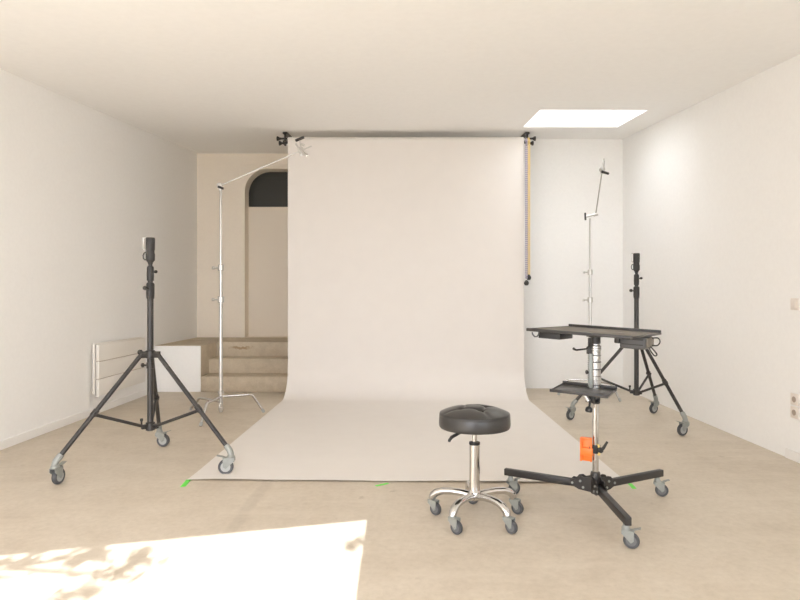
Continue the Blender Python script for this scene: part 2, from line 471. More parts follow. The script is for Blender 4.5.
# bead chains of the roll
def chain(name, x, y, z0, z1, mat, label, zw, step, rb, half):
    r = empty(name, (x, y, z1)); tag(r, label, 'chain', 'pull chains of the paper roll')
    m = MB(); n = int((z1-z0)/step)
    for s_ in (-1, 1):
        for i in range(n):
            z = -i*step
            m.lathe([(0, -step*.46), (rb, -step*.25), (rb, step*.25), (0, step*.46)], 7, Matrix.Translation(V((s_*half, 0, z))))
    m.path([(-half, 0, 0), (-half*.5, 0, .02), (half*.5, 0, .02), (half, 0, 0)], rb*.7, 8)
    m.build('chain_loop', mat, r)
    m = MB(); m.lathe([(0, -.028), (.018, -.025), (.028, -.008), (.028, .008), (.018, .024), (.010, .034), (0, .036)], 20, Matrix.Translation(V((0, 0, z0-z1+zw))))
    m.build('chain_weight', M_blackplastic, r)
chain('pull_chain', 1.386, 6.79, 1.335, 2.955, M_violet, 'violet grey bead chain with black weight hanging beside the paper edge', -.025, .022, .008, .008)
chain('pull_chain', 1.423, 6.842, 1.40, 2.975, M_yellow, 'yellow bead chain with black weight hanging beside the violet one', -.025, .012, .009, .0085)

# ------------------------------------------------------------------ casters
def caster(parent, top, yaw, R, wid, ztop, trail=.03, brake=True, fork=M_zinc, lever_up=.012, hub=M_hubgrey):
    """swivel at top (x,y); wheel contact on z=0 (local); trail direction yaw in degrees"""
    x, y = top; c = empty_part = None
    d = pol(yaw, 1, 0); nrm = V((-d.y, d.x, 0)); ctr = V((x, y, R))+d*trail
    m = MB()
    zp = 2*R+.018
    m.lathe([(.013, zp-.004), (.013, ztop)], 14, Matrix.Translation(V((x, y, 0))))
    m.lathe([(R*.42, zp-.010), (R*.52, zp-.006), (R*.52, zp+.002), (R*.40, zp+.010), (.012, zp+.014)], 20, Matrix.Translation(V((x, y, 0))))
    # fork cheeks: plates from the swivel plate to the axle
    for s_ in (-1, 1):
        off = nrm*(s_*(wid/2+.004))
        b = V((x, y, 0))
        P = [b-d*R*.50+V((0, 0, zp-.008)), b+d*(trail+R*.35)+V((0, 0, zp-.008)), ctr+d*R*.30+V((0, 0, R*.02)), ctr-d*R*.05-V((0, 0, R*.25)), ctr-d*R*.33+V((0, 0, R*.05)), b-d*R*.50+V((0, 0, zp-.008-R*.45))]
        m.prism([p+off-nrm*.0015 for p in P], nrm*.003)
    m.prism([V((x, y, zp-.010))-d*R*.5-nrm*(wid/2+.0055), V((x, y, zp-.010))-d*R*.5+nrm*(wid/2+.0055), V((x, y, zp-.010))+d*(trail+R*.35)+nrm*(wid/2+.0055), V((x, y, zp-.010))+d*(trail+R*.35)-nrm*(wid/2+.0055)], (0, 0, .004))
    m.disc(ctr, nrm, R*.16, wid+.016, 12)
    cs = m.build('caster', fork, parent)
    m = MB(); q = nrm.to_track_quat('Z', 'Y').to_matrix().to_4x4(); Mx = Matrix.Translation(ctr) @ q
    h = wid/2
    m.lathe([(R*.66, -h*.85), (R*.90, -h), (R*.975, -h*.72), (R, -h*.3), (R, h*.3), (R*.975, h*.72), (R*.90, h), (R*.66, h*.85)], 32, Mx)
    m.build('wheel', M_rubber, cs)
    m = MB(); m.lathe([(R*.2, -h*.95), (R*.64, -h*.9), (R*.66, -h*.8), (R*.66, h*.8), (R*.64, h*.9), (R*.2, h*.95)], 24, Mx)
    m.build('wheel_hub', hub, cs)
    if brake:
        m = MB(); b0 = V((x, y, zp-.006))+d*(trail+R*.2); b1 = b0+d*R*.95+V((0, 0, lever_up))
        wv = nrm*(wid/2+.002); wv2 = nrm*(wid/2*1.1)
        m.prism([b0-wv, b0+wv, b1+wv2, b1-wv2], (0, 0, .004), bev=.001)
        m.build('brake_lever', M_zinc, cs)
    return cs

# ------------------------------------------------------------------ rolling light stands
def knob(m, base, direction, l, r=.014, rod=.006):
    d = V(direction).normalized(); b = V(base)
    m.path([b, b+d*l*.6], rod, 10)
    q = d.to_track_quat('Z', 'Y').to_matrix().to_4x4()
    m.lathe([(r*.6, 0), (r, l*.12), (r*1.05, l*.35), (r*.85, l*.45), (0, l*.45)], 10, Matrix.Translation(b+d*l*.55) @ q)

def light_stand(loc, legang, cyaw, label, knob_dirs, lever_dir, hub_knob, reach):
    r = empty('light_stand', loc); tag(r, label, 'light stand', 'black rolling light stands')
    m = MB(); m.tube((0, 0, .245), (0, 0, 1.16), .0205, 20); m.build('column', M_black, r)
    m = MB(); m.tube((0, 0, 1.14), (0, 0, 1.275), .0165, 18); m.build('extension_tube', M_black, r)
    m = MB(); m.tube((0, 0, 1.345), (0, 0, 1.405), .013, 18); m.build('inner_tube', M_black, r)
    # leg collars
    m = MB(); m.lathe([(.022, .735), (.032, .74), (.032, .785), (.022, .79)], 24)
    for a in legang:
        d = pol(a, 1, 0); n = V((-d.y, d.x, 0))
        for s_ in (-1, 1):
            m.box((0, 0, 0), (.045, .006, .042), Matrix.Translation(d*.046+n*s_*.014+V((0, 0, .762))) @ Matrix.Rotation(math.radians(a), 4, 'Z'), .002)
        m.disc(d*.058+V((0, 0, .765)), n, .008, .040, 12)
    cl = m.build('leg_collar', M_black, r)
    m = MB(); knob(m, pol(hub_knob, .03, .775), pol(hub_knob, 1, 0), .055, .017); m.build('collar_knob', M_blackplastic, cl)
    m = MB(); m.lathe([(.021, .665), (.025, .668), (.025, .705), (.021, .708)], 20); g_ = m.build('column_clamp', M_black, r)
    m = MB(); knob(m, pol(hub_knob+6, .022, .688), pol(hub_knob+6, 1, 0), .038, .014); m.build('clamp_knob', M_blackplastic, g_)
    m = MB(); m.lathe([(.018, .245), (.030, .25), (.030, .30), (.021, .305)], 24)
    for a in legang:
        d = pol(a, 1, 0); n = V((-d.y, d.x, 0))
        m.box((0, 0, 0), (.04, .026, .03), Matrix.Translation(d*.038+V((0, 0, .277))) @ Matrix.Rotation(math.radians(a), 4, 'Z'), .002)
        m.disc(d*.048+V((0, 0, .28)), n, .007, .034, 12)
    lh = m.build('brace_hub', M_black, r)
    m = MB(); knob(m, pol(legang[0], .058, .29), (0, 0, 1), .045, .010); m.build('brace_knob', M_blackplastic, lh)
    # sleeves and head
    k1, k2 = knob_dirs
    m = MB(); m.lathe([(.021, 1.135), (.0245, 1.142), (.027, 1.17), (.027, 1.235), (.023, 1.245), (.017, 1.248)], 24)
    s1 = m.build('lower_sleeve', M_blackplastic, r)
    m = MB(); knob(m, pol(k1, .022, 1.205), pol(k1, 1, .12), .05, .014); m.build('sleeve_knob', M_blackplastic, s1)
    m = MB(); m.lathe([(.017, 1.258), (.0225, 1.262), (.0235, 1.30), (.0225, 1.345), (.021, 1.355), (.014, 1.36)], 24)
    s2 = m.build('upper_sleeve', M_blackplastic, r)
    m = MB(); knob(m, pol(k2, .018, 1.32), pol(k2, 1, .1), .045, .011); m.build('sleeve_knob', M_blackplastic, s2)
    m = MB(); m.lathe([(.014, 1.372), (.018, 1.385), (.029, 1.40), (.0295, 1.44), (.0265, 1.45), (.0265, 1.465), (.029, 1.47), (.030, 1.545), (.027, 1.552), (.014, 1.552), (.014, 1.50)], 28)
    hd = m.build('stand_head', M_blackplastic, r)
    a = lever_dir; d = pol(a, 1, 0); n = V((-d.y, d.x, 0))
    m = MB(); m.path([d*.022+V((0, 0, 1.55)), d*.045+V((0, 0, 1.552)), d*.047+V((0, 0, 1.545)), d*.044+V((0, 0, 1.478)), d*.032+V((0, 0, 1.47))], .0055, 8)
    m.build('silver_lever', M_chromedull, hd)
    m = MB(); pts = [d*.028+V((0, 0, 1.452)), d*.040+V((0, 0, 1.448)), d*.048+V((0, 0, 1.432)), d*.046+V((0, 0, 1.412)), d*.036+V((0, 0, 1.402)), d*.024+V((0, 0, 1.402))]
    m.path(pts, .004, 8); m.build('pin_ring', M_blackplastic, hd)
    for a, cy, RL in zip(legang, cyaw, reach):
        p0, p1 = pol(a, .058, .765), pol(a, RL-.018, .178)
        m = MB(); m.tube(p0, p1, .0145, 16)
        lg = m.build('leg', M_black, r)
        t = .60; pj = p0+(p1-p0)*t; d = pol(a, 1, 0); n = V((-d.y, d.x, 0))
        m = MB(); ax = (p1-p0).normalized(); m.path([pj-ax*.022, pj+ax*.022], .019, 14); m.disc(pj-V((0, 0, .0))-n*0, n, .010, .046, 12)
        m.build('brace_joint', M_black, lg)
        m = MB(); m.tube(pol(a, .045, .28), pj-V((0, 0, .012)), .0105, 14); m.build('brace', M_black, r)
        # zinc foot socket bending into the vertical stem
        m = MB(); e = pol(a, RL+.012, .118)
        m.path([p1-ax*.008, p1+ax*.012, pol(a, RL+.004, .152), e+V((0, 0, .012)), e], [.019, .020, .020, .020, .019], 16)
        m.build('foot_socket', M_zinc, lg)
        caster(r, (e.x, e.y), cy, .049, .028, .125, .032)
    return r

light_stand((-1.732, 3.997, 0), (224.5, 107, 344.5), (85, -5, 185),
    'tall black rolling light stand in front of the wall radiator', (262, 75), 185, 172, (.560, .553, .605))
light_stand((2.121, 5.43, 0), (168.5, 49.5, 291), (215, 205, 200),
    'black rolling light stand standing behind the laptop cart, beside the bare wall', (200, 20), 180, 200, (.555, .535, .55))

# ------------------------------------------------------------------ grip stands
def grip_head(parent, c, axis, thdir, s=1.0, tlen=.05):
    """two chrome discs on an axis with a jaw, and a black T handle"""
    c = V(c); ax = V(axis).normalized()
    m = MB(); m.disc(c-ax*.016*s, ax, .027*s, .013*s, 20); m.disc(c+ax*.002*s, ax, .027*s, .013*s, 20); m.disc(c+ax*.018*s, ax, .019*s, .014*s, 18)
    u = V(thdir).normalized()
    m.path([c-u*.030*s, c+u*.030*s], .011*s, 10)
    m.box((0, 0, 0), (.024*s, .024*s, .030*s), Matrix.Translation(c-V((0, 0, .03*s))), .003)
    g_ = m.build('grip_head', M_chromedull, parent)
    return g_
def t_handle(parent, base, d, l, cross, cl, r=.0115):
    b, d = V(base), V(d).normalized(); e = b+d*l; cr = V(cross).normalized()
    m = MB(); m.path([b, e], .006, 10); m.build('handle_rod', M_chromedull, parent)
    m = MB(); m.path([e-cr*cl/2, e-cr*cl*.3, e+cr*cl*.3, e+cr*cl/2], [r*.9, r, r, r*.9], 12); m.build('handle_bar', M_blackplastic, parent)

def grip_stand(loc, legs, zs, label, knob_a, top):
    r = empty('grip_stand', loc); tag(r, label, 'grip stand', 'chrome grip stands')
    z1, z2 = zs
    m = MB(); m.tube((0, 0, .045), (0, 0, z1), .0175, 18); m.build('lower_tube', M_chromedull, r)
    m = MB(); m.tube((0, 0, z1-.01), (0, 0, z2), .0150, 18); m.build('middle_tube', M_chromedull, r)
    m = MB(); m.tube((0, 0, z2-.01), (0, 0, top), .0125, 18); m.build('upper_tube', M_chromedull, r)
    for z, rr in ((z1, .030), (z2, .028)):
        m = MB(); m.lathe([(rr*.8, z-.045), (rr, z-.04), (rr, z+.012), (rr*.75, z+.018)], 20)
        c_ = m.build('riser_collar', M_chromedull, r)
        m = MB(); knob(m, pol(knob_a, rr*.8, z-.015), pol(knob_a, 1, 0), .06, .015, .008); m.build('collar_knob', M_chromedull, c_)
    m = MB(); m.lathe([(.019, .06), (.026, .065), (.026, .09), (.021, .095), (.021, .215), (.028, .22), (.028, .245), (.018, .25)], 20)
    m.box((.0, -.03, .10), (.016, .03, .05), bev=.003)
    m.build('leg_hub', M_chromedull, r)
    for a, rl, z in legs:
        p = [pol(a, .018, z), pol(a, rl*.45, z), pol(a, rl*.66, z), pol(a, rl*.72, z-.008), pol(a, rl*.76, z-.03), pol(a, rl*.97, .03), pol(a, rl, .012)]
        m = MB(); m.path(p, .0125, 14)
        l_ = m.build('leg', M_chrome, r)
        m = MB(); m.path([pol(a, rl*.955, .042), pol(a, rl*1.0, .0125)], .0145, 12); m.build('foot_cap', M_hubgrey, l_)
    return r

# left: arm reaching over the paper
gs = grip_stand((-1.778, 5.665, 0), ((24, .41, .195), (143, .50, .145), (266, .47, .19)), (1.14, 1.445),
    'tall chrome grip stand with a long boom arm reaching across the paper edge', 185, 2.20)
A0 = V((.0, -.02, 2.215)); A1 = V((.875, -.02, 2.595))
d = (A1-A0).normalized()
m = MB(); m.path([A0-d*.01, A1], [.0075, .0068], 12); m.build('boom_arm', M_chromedull, gs)
g0 = grip_head(gs, A0, (0, 1, 0), d)
t_handle(g0, A0+V((.0, -.03, -.01)), (.45, -.6, -.35), .05, (.9, 0, -.35), .055)
c = A0+d*.845
g1 = grip_head(gs, c+V((0, 0, .0)), (0, 1, 0), (-.5, 0, .86), 1.15)
m = MB(); m.path([c+V((-.01, -.02, .01)), c+V((.055, -.02, -.055))], .012, 10); m.path([c+V((.055, -.02, -.055)), c+V((.07, -.02, -.05))], .016, 10); m.path([c+V((-.05, -.02, .06)), c+V((-.01, -.02, .0))], .009, 10)
m.path([c+V((.0, -.02, .06)), c+V((.035, -.02, .045))], .012, 10); m.build('gobo_jaw', M_chromedull, g1)
t_handle(g1, c+V((.0, -.015, .02)), (-.12, -.1, 1), .085, (.9, 0, .38), .088, .014)

# right: by the corner
gs = grip_stand((2.122, 6.80, 0), ((171, .36, .19), (300, .43, .19), (55, .40, .145)), (1.13, 1.45),
    'slim chrome grip stand with a thin raised arm, below the skylight corner', 180, 2.055)
A0 = V((.055, -.03, 2.09)); A1 = V((.017, -.36, 2.51))
m = MB(); m.path([A0, A1], .0075, 12); m.build('boom_arm', M_chromedull, gs)
m = MB(); m.path([(-.05, -.01, 2.075), (.065, -.035, 2.10)], .013, 12); m.path([(.03, -.03, 2.09), (.075, -.035, 2.102)], .02, 14)
g0 = m.build('grip_head', M_chromedull, gs)
t_handle(g0, (-.03, -.01, 2.077), (-1, 0, 0), .028, (0, .15, 1), .085)
c = A1
g1 = grip_head(gs, c+V((0, 0, .03)), (0, 1, 0), (0, 0, 1), 1.1)
m = MB(); m.path([c+V((.0, -.02, .02)), c+V((.012, -.02, .12))], [.020, .011], 12); m.path([c+V((.012, -.02, .12)), c+V((.014, -.02, .145))], .007, 10); m.build('gobo_jaw', M_chrome, g1)
t_handle(g1, c+V((.01, -.03, .01)), (.2, -.5, -.6), .03, (.95, 0, -.3), .085, .014)

# ------------------------------------------------------------------ stool
so = empty('stool', (.356, 3.065, 0)); tag(so, 'round black tufted leather stool on chrome star base with casters', 'stool')
RS = .183; ZB, ZT = .476, .548
def seat():
    m = MB(); nr, na = 30, 96; rows = []
    btn = [(.075*math.cos(math.radians(a)), .075*math.sin(math.radians(a))) for a in (20, 110, 200, 290)]
    def top(x, y):
        rr = math.hypot(x, y)/RS
        z = ZT+.038*(1-rr**2.4)
        for bx_, by_ in btn:
            dd = math.hypot(x-bx_, y-by_); z -= .016*math.exp(-(dd/.014)**2)+.006*math.exp(-(dd/.035)**2)
        for i in range(4):
            ax, ay = btn[i]; bx2, by2 = btn[(i+1) % 4]
            for (x0, y0, x1, y1, amp) in ((ax, ay, bx2, by2, .0065), (ax, ay, ax*2.3, ay*2.3, .0055)):
                dx, dy = x1-x0, y1-y0; L2 = dx*dx+dy*dy
                t = max(0, min(1, ((x-x0)*dx+(y-y0)*dy)/L2))
                dd = math.hypot(x-x0-t*dx, y-y0-t*dy); z -= amp*math.exp(-(dd/.009)**2)*(1-.75*max(0, rr-.6)/.4 if rr > .6 else 1)
        return z
    ctr = m.bm.verts.new((0, 0, top(0, 0)))
    for i in range(1, nr+1):
        r = RS*.985*i/nr
        rows.append([m.bm.verts.new((r*math.cos(2*PI*k/na), r*math.sin(2*PI*k/na), top(r*math.cos(2*PI*k/na), r*math.sin(2*PI*k/na)))) for k in range(na)])
    for (r, z) in ((RS*.995, ZT-.003), (RS*1.0, ZT-.007), (RS*.993, ZT-.010), (RS*1.0, ZT-.014), (RS*1.008, ZT-.035), (RS*1.012, ZB+.02), (RS*1.005, ZB+.006), (RS*.985, ZB), (RS*.9, ZB-.002)):
        rows.append([m.bm.verts.new((r*math.cos(2*PI*k/na), r*math.sin(2*PI*k/na), z+(.0015*math.sin(k*.55+1)+.001*math.sin(k*1.3) if z < ZT-.012 and z > ZB else 0))) for k in range(na)])
    for k in range(na): m.bm.faces.new((ctr, rows[0][k], rows[0][(k+1) % na]))
    for a, b in zip(rows, rows[1:]):
        for k in range(na): m.bm.faces.new((a[k], b[k], b[(k+1) % na], a[(k+1) % na]))
    m.bm.faces.new(rows[-1])
    s_ = m.build('seat', M_leather, so, 50)
    for x, y in btn:
        m = MB(); m.ball((x, y, top(x, y)+.001), .007, 12); m.build('button', M_leather, s_)
    return s_
seat()
m = MB(); m.lathe([(.085, .470), (.09, .474), (.06, .468), (.03, .455)][::-1] if False else [(.028, .452), (.06, .466), (.09, .470), (.09, .4755)], 28); m.build('seat_plate', M_blackplastic, so)
m = MB(); m.tube((0, 0, .38), (0, 0, .46), .0125, 18); m.build('gas_piston', M_chrome, so)
m = MB(); m.lathe([(.030, .13), (.0275, .15), (.0268, .375), (.0268, .388)], 28); cy = m.build('column', M_chrome, so)
m = MB(); m.lathe([(.0270, .384), (.0285, .387), (.0285, .397), (.014, .400)], 24); m.build('column_collar', M_blackplastic, cy)
m = MB(); m.path([(-.02, -.01, .458), (-.075, -.045, .455), (-.105, -.065, .448)], .0055, 10)
m.path([(-.085, -.052, .455), (-.125, -.08, .441), (-.137, -.09, .428), (-.139, -.091, .420)], [.0075, .0085, .0075, .007], 12)
m.build('height_lever', M_blackplastic, so)
m = MB(); m.lathe([(.018, .095), (.032, .10), (.036, .115), (.036, .132), (.030, .145), (.027, .150)], 28)
m.build('base_hub', M_chrome, so)
for k in range(5):
    a = 90+72*k+1.5
    pts = [pol(a, .022, .120), pol(a, .07, .128), pol(a, .12, .131), pol(a, .170, .127), pol(a, .203, .116), pol(a, .222, .099), pol(a, .228, .080)]
    m = MB(); m.path(pts, [.021, .0185, .018, .0185, .0200, .0200, .0185], 16)
    l_ = m.build('leg', M_chrome, so)
    e = pol(a, .228, 0)
    caster(so, (e.x, e.y), (-35, -40, -42, -45, -38)[k], .033, .022, .086, .025, False, hub=M_hubdark)

# ------------------------------------------------------------------ rolling laptop cart
CX, CY = 1.024, 3.19
ca = empty('laptop_cart', (CX, CY, 0)); tag(ca, 'rolling chrome column cart with dark table top, small tray and three flat black legs', 'cart')
LA = (150, 27, 268.3)
for a in LA:
    Mr = Matrix.Rotation(math.radians(a), 4, 'Z')
    m = MB(); m.box((.280, 0, .131), (.470, .030, .038), Mr, .0025)
    lg = m.build('leg', M_black, ca)
    caster(ca, tuple(pol(a, .480, 0))[:2], {150: 20, 27: -10, 268.3: -25}[a], .036, .022, .113, .024, True, hub=M_hubdark)
    m = MB()
    n = 7
    for s_ in (-1, 1):
        P = [(.018, s_*.018, .098), (.085, s_*.018, .104), (.125, s_*.018, .122), (.135, s_*.018, .145), (.122, s_*.018, .158), (.105, s_*.018, .156), (.092, s_*.018, .172), (.070, s_*.018, .178), (.055, s_*.018, .17), (.018, s_*.018, .18)]
        m.prism(P, (0, s_*.005, 0), Mr)
    hp = m.build('leg_bracket', M_black, ca)
    for (x, z) in ((.118, .135), (.075, .150), (.06, .118)):
        for s_ in (-1, 1):
            m = MB(); m.disc(Mr @ V((x, s_*.025, z)), Mr.to_3x3() @ V((0, s_, 0)), .0065, .006, 12)
            m.build('bolt', M_zinc, hp)
m = MB(); m.lathe([(.015, .085), (.024, .09), (.027, .10), (.027, .19), (.0235, .205), (.018, .207)], 24); m.build('leg_hub', M_black, ca)
m = MB(); m.tube((0, 0, .09), (0, 0, .64), .0170, 22); m.build('lower_column', M_chrome, ca)
m = MB(); m.lathe([(.018, .575), (.024, .58), (.025, .63), (.024, .64), (.018, .642)], 22)
m.box((-.03, -.03, .61), (.05, .05, .045), bev=.004, rotz=.9)
kc = m.build('tray_clamp', M_blackplastic, ca)
m = MB(); knob(m, (-.045, -.055, .60), (-.25, -.3, -1), .062, .018); knob(m, (-.005, -.03, .60), (.1, -1, -.5), .03, .010); m.build('clamp_knob', M_blackplastic, kc)
m = MB(); m.path([(-.075, -.06, .632), (-.058, -.07, .60)], .012, 12); m.build('clamp_pin', M_chromedull, kc)
# geared upper column with bands
m = MB(); m.lathe([(.024, .640), (.029, .645), (.029, .70), (.031, .702), (.031, .722), (.028, .724), (.027, .86), (.030, .863), (.030, .885), (.022, .89), (.020, .91)], 26)
uc = m.build('upper_column', M_wornchrome, ca)
m = MB(); m.box((-.030, -.012, .745), (.018, .022, .20), bev=.002)
for i in range(16): m.box((-.0405, -.012, .655+i*.0118), (.004, .016, .0055))
m.build('gear_rack', M_zinc, uc)
m = MB()
for z in (.675, .76, .80, .835, .873): m.lathe([(.0285, z-.003), (.0302, z-.0015), (.0302, z+.0015), (.0285, z+.003)], 24)
m.build('band_ring', M_greybox, uc)
m = MB(); m.box((-.032, .0, .862), (.026, .03, .040), bev=.003); knob(m, (-.030, -.005, .745), (-1, -.2, 0), .024, .011)
m.build('lock_block', M_black, uc)
m = MB(); m.lathe([(.018, .895), (.027, .90), (.027, .935), (.034, .938), (.034, .957)], 20)
m.box((-.005, 0, .945), (.075, .055, .022), bev=.003); m.box((-.03, -.005, .905), (.02, .022, .05), bev=.002)
nk = m.build('table_mount', M_black, ca)
m = MB(); m.path([(-.03, -.01, .905), (-.04, -.02, .884), (-.058, -.03, .872), (-.118, -.055, .868), (-.130, -.06, .872), (-.137, -.062, .878)], [.008, .007, .005, .005, .006, .007], 10)
m.build('crank_handle', M_black, nk)
# table top: dark panel with a raised lip at the rear and folded edges
def frame_M(p):
    cx, cy, z, t, L, W, a, b = p
    u = V((math.cos(t), math.sin(t), a)).normalized(); v = V((-math.sin(t), math.cos(t), b)); v = (v-u*v.dot(u)).normalized()
    w = u.cross(v)
    Mx = Matrix.Identity(4)
    for i in range(3): Mx[i][0], Mx[i][1], Mx[i][2] = u[i], v[i], w[i]
    Mx.translation = V((cx-CX, cy-CY, z))
    return Mx, L/2, W/2
MT, l, w = frame_M((1.021, 3.17, .968, -.633, .525, .587, -.040, -.018))
m = MB(); m.box((0, 0, -.005), (2*l, 2*w, .010), MT, .002)
tt = m.build('table_top', M_tableface, ca)
m = MB()
m.box((0, -w+.004, -.004), (2*l+.014, .012, .016), MT, .003); m.box((-l+.002, 0, -.004), (.010, 2*w, .014), MT, .003)
m.box((l-.002, 0, -.005), (.008, 2*w, .0105), MT, .002)
m.box((0, w-.004, .004), (2*l, .010, .022), MT, .003)
m.build('edge_rail', M_black, tt)
m = MB(); m.box((-.181, -.108, -.031), (.120, .185, .038), MT, .003)
m.box((-.181, -.108, -.0115), (.10, .16, .006), MT)
dw = m.build('under_drawer', M_blackplastic, ca)
m = MB(); hk = [(-.236, -.205, -.010), (-.236, -.210, -.030), (-.241, -.215, -.042), (-.252, -.222, -.043), (-.262, -.226, -.032), (-.265, -.228, -.020)]
m.path([MT @ V(p) for p in hk], .0038, 8); m.build('hook', M_greybox, ca)
MY, l2, w2 = frame_M((.933, 3.095, .662, -.507, .290, .268, -.036, .006))
m = MB(); m.box((0, 0, -.003), (2*l2, 2*w2, .006), MY, .001)
ty = m.build('tray', M_trayface, ca)
m = MB(); m.box((0, w2-.003, .007), (2*l2, .006, .020), MY, .002); m.box((0, -w2+.003, .002), (2*l2, .007, .014), MY, .002)
m.box((-l2+.003, 0, .0), (.006, 2*w2, .010), MY, .002); m.box((l2-.003, 0, .0), (.006, 2*w2, .010), MY, .002)
m.build('tray_lip', M_black, ty)
m = MB(); m.prism([MY @ V(p) for p in ((.03, .02, -.006), (.10, .10, -.006), (.06, .12, -.006), (-.02, .06, -.006))], (0, 0, -.014)); m.build('tray_bracket', M_black, ca)

# power unit slung beneath the table
pu = empty('power_unit', (CX, CY, 0)); tag(pu, 'dark grey power unit with cable loops slung beneath the cart table', 'power unit')
m = MB(); m.box((.1635, .180, -.053), (.135, .155, .070), MT, .012, seg=3)
bd = m.build('housing', M_greybox, pu)
m = MB(); m.box((.1635, .1025, -.036), (.11, .004, .008), MT, .001); m.box((.1635, .1025, -.064), (.11, .004, .006), MT, .001); m.build('front_groove', M_black, bd)
m = MB(); m.box((.079, .15, -.040), (.030, .08, .050), MT, .006); m.box((.155, .18, -.0145), (.13, .11, .009), MT, .002); m.build('mounting_bracket', M_black, pu)
m = MB(); m.box((.234, .180, -.050), (.012, .13, .052), MT, .005); m.build('end_cap', M_tableface, pu)
def loop(pts):
    m = MB(); out = []
    for i in range(len(pts)-1):
        p0 = V(pts[max(0, i-1)]); p1 = V(pts[i]); p2 = V(pts[i+1]); p3 = V(pts[min(len(pts)-1, i+2)])
        for k in range(6):
            t = k/6
            out.append(.5*((2*p1)+(p2-p0)*t+(2*p0-5*p1+4*p2-p3)*t*t+(3*p1-p0-3*p2+p3)*t**3))
    out.append(V(pts[-1])); m.path([MT @ p for p in out], .0035, 8); m.build('cable', M_blackplastic, pu)
loop([(.238, .20, -.028), (.262, .225, -.026), (.272, .235, -.045), (.262, .225, -.066), (.238, .20, -.066)])
loop([(.235, .16, -.076), (.238, .19, -.098), (.252, .215, -.122), (.262, .225, -.116), (.252, .205, -.094), (.238, .17, -.07)])

# orange accessory on the lower column
oh = empty('plate_holder', (CX, CY, .252)); tag(oh, 'bright orange plate holder clamped on the chrome cart column', 'holder')
m = MB(); Mo = Matrix.Translation(V((-.052, -.010, .078))) @ Matrix.Rotation(-.5, 4, 'Z')
m.box((0, .006, 0), (.060, .014, .128), Mo, .004); m.box((-.026, -.006, 0), (.010, .020, .128), Mo, .003); m.box((.026, -.004, .0), (.009, .016, .128), Mo, .003)
m.box((.006, -.006, -.012), (.058, .018, .042), Mo, .004); m.box((0, -.004, .058), (.06, .014, .010), Mo, .002)
m.build('orange_plate', M_orange, oh)
m = MB(); m.lathe([(.0175, .055), (.026, .058), (.026, .098), (.0175, .101)], 22); m.box((-.026, -.012, .078), (.026, .024, .034), bev=.003)
m.path([(.012, -.022, .078), (.018, -.042, .078)], .014, 14)
cc = m.build('clamp', M_blackplastic, oh)
m = MB(); m.path([(.016, -.038, .078), (.028, -.045, .092), (.048, -.050, .128)], [.010, .009, .006], 10); m.build('clamp_lever', M_blackplastic, cc)
m = MB(); m.path([(.006, -.027, .058), (.014, -.027, .056)], .0095, 12); m.path([(.004, -.026, .098), (.013, -.026, .099)], .0085, 12); m.build('yellow_washer', M_yellow, cc)

# ------------------------------------------------------------------ radiator
ra = empty('radiator', (XL, 5.68, 0)); tag(ra, 'cream flat panel electric radiator mounted low on the wall', 'radiator')
L_ = 1.03
m = MB(); m.bx(.030, .046, 0, L_, .215, .70, .004); m.build('back_panel', M_rad, ra)
m = MB()
for z0, z1 in ((.188, .352), (.358, .522), (.528, .688)):
    m.bx(.048, .088, .012, L_, z0, z1, .005)
m.bx(.046, .060, .012, L_, .190, .686); m.build('front_panel', M_rad, ra)
m = MB(); m.bx(.046, .082, .0125, L_-.005, .3525, .3575); m.bx(.046, .082, .0125, L_-.005, .5225, .5275); m.build('groove_shadow_gap', M_sockethole, ra)
m = MB(); m.bx(0, .032, .2, .26, .30, .62); m.bx(0, .032, .76, .82, .30, .62); m.build('wall_mount', M_zinc, ra)

# ------------------------------------------------------------------ sockets
def wall_plate(z, name, label, cat, kindp):
    r = empty(name, (XR, 4.135, z)); tag(r, label, cat)
    m = MB(); m.bx(-.010, 0, -.041, .041, -.041, .041, .003); m.build('cover_plate', M_socket, r)
    m = MB()
    if kindp == 'socket':
        q = V((-1, 0, 0)).to_track_quat('Z', 'Y').to_matrix().to_4x4()
        m.lathe([(.020, 0), (.021, .0025), (.018, .0028), (.0165, .001), (0, .001)], 20, Matrix.Translation(V((-.010, 0, 0))) @ q); m.build('socket_face', M_sockethole, r)
    else:
        m.bx(-.014, -.010, -.026, .026, -.026, .026, .0015); m.build('rocker', M_socket, r)
wall_plate(1.10, 'light_switch', 'white light switch on the bare wall, well above the two sockets', 'switch', 'rocker')
wall_plate(.432, 'wall_socket', 'white wall socket, the upper of the two under the light switch', 'socket', 'socket')
wall_plate(.340, 'wall_socket', 'white wall socket, the lower of the two, near the baseboard', 'socket', 'socket')

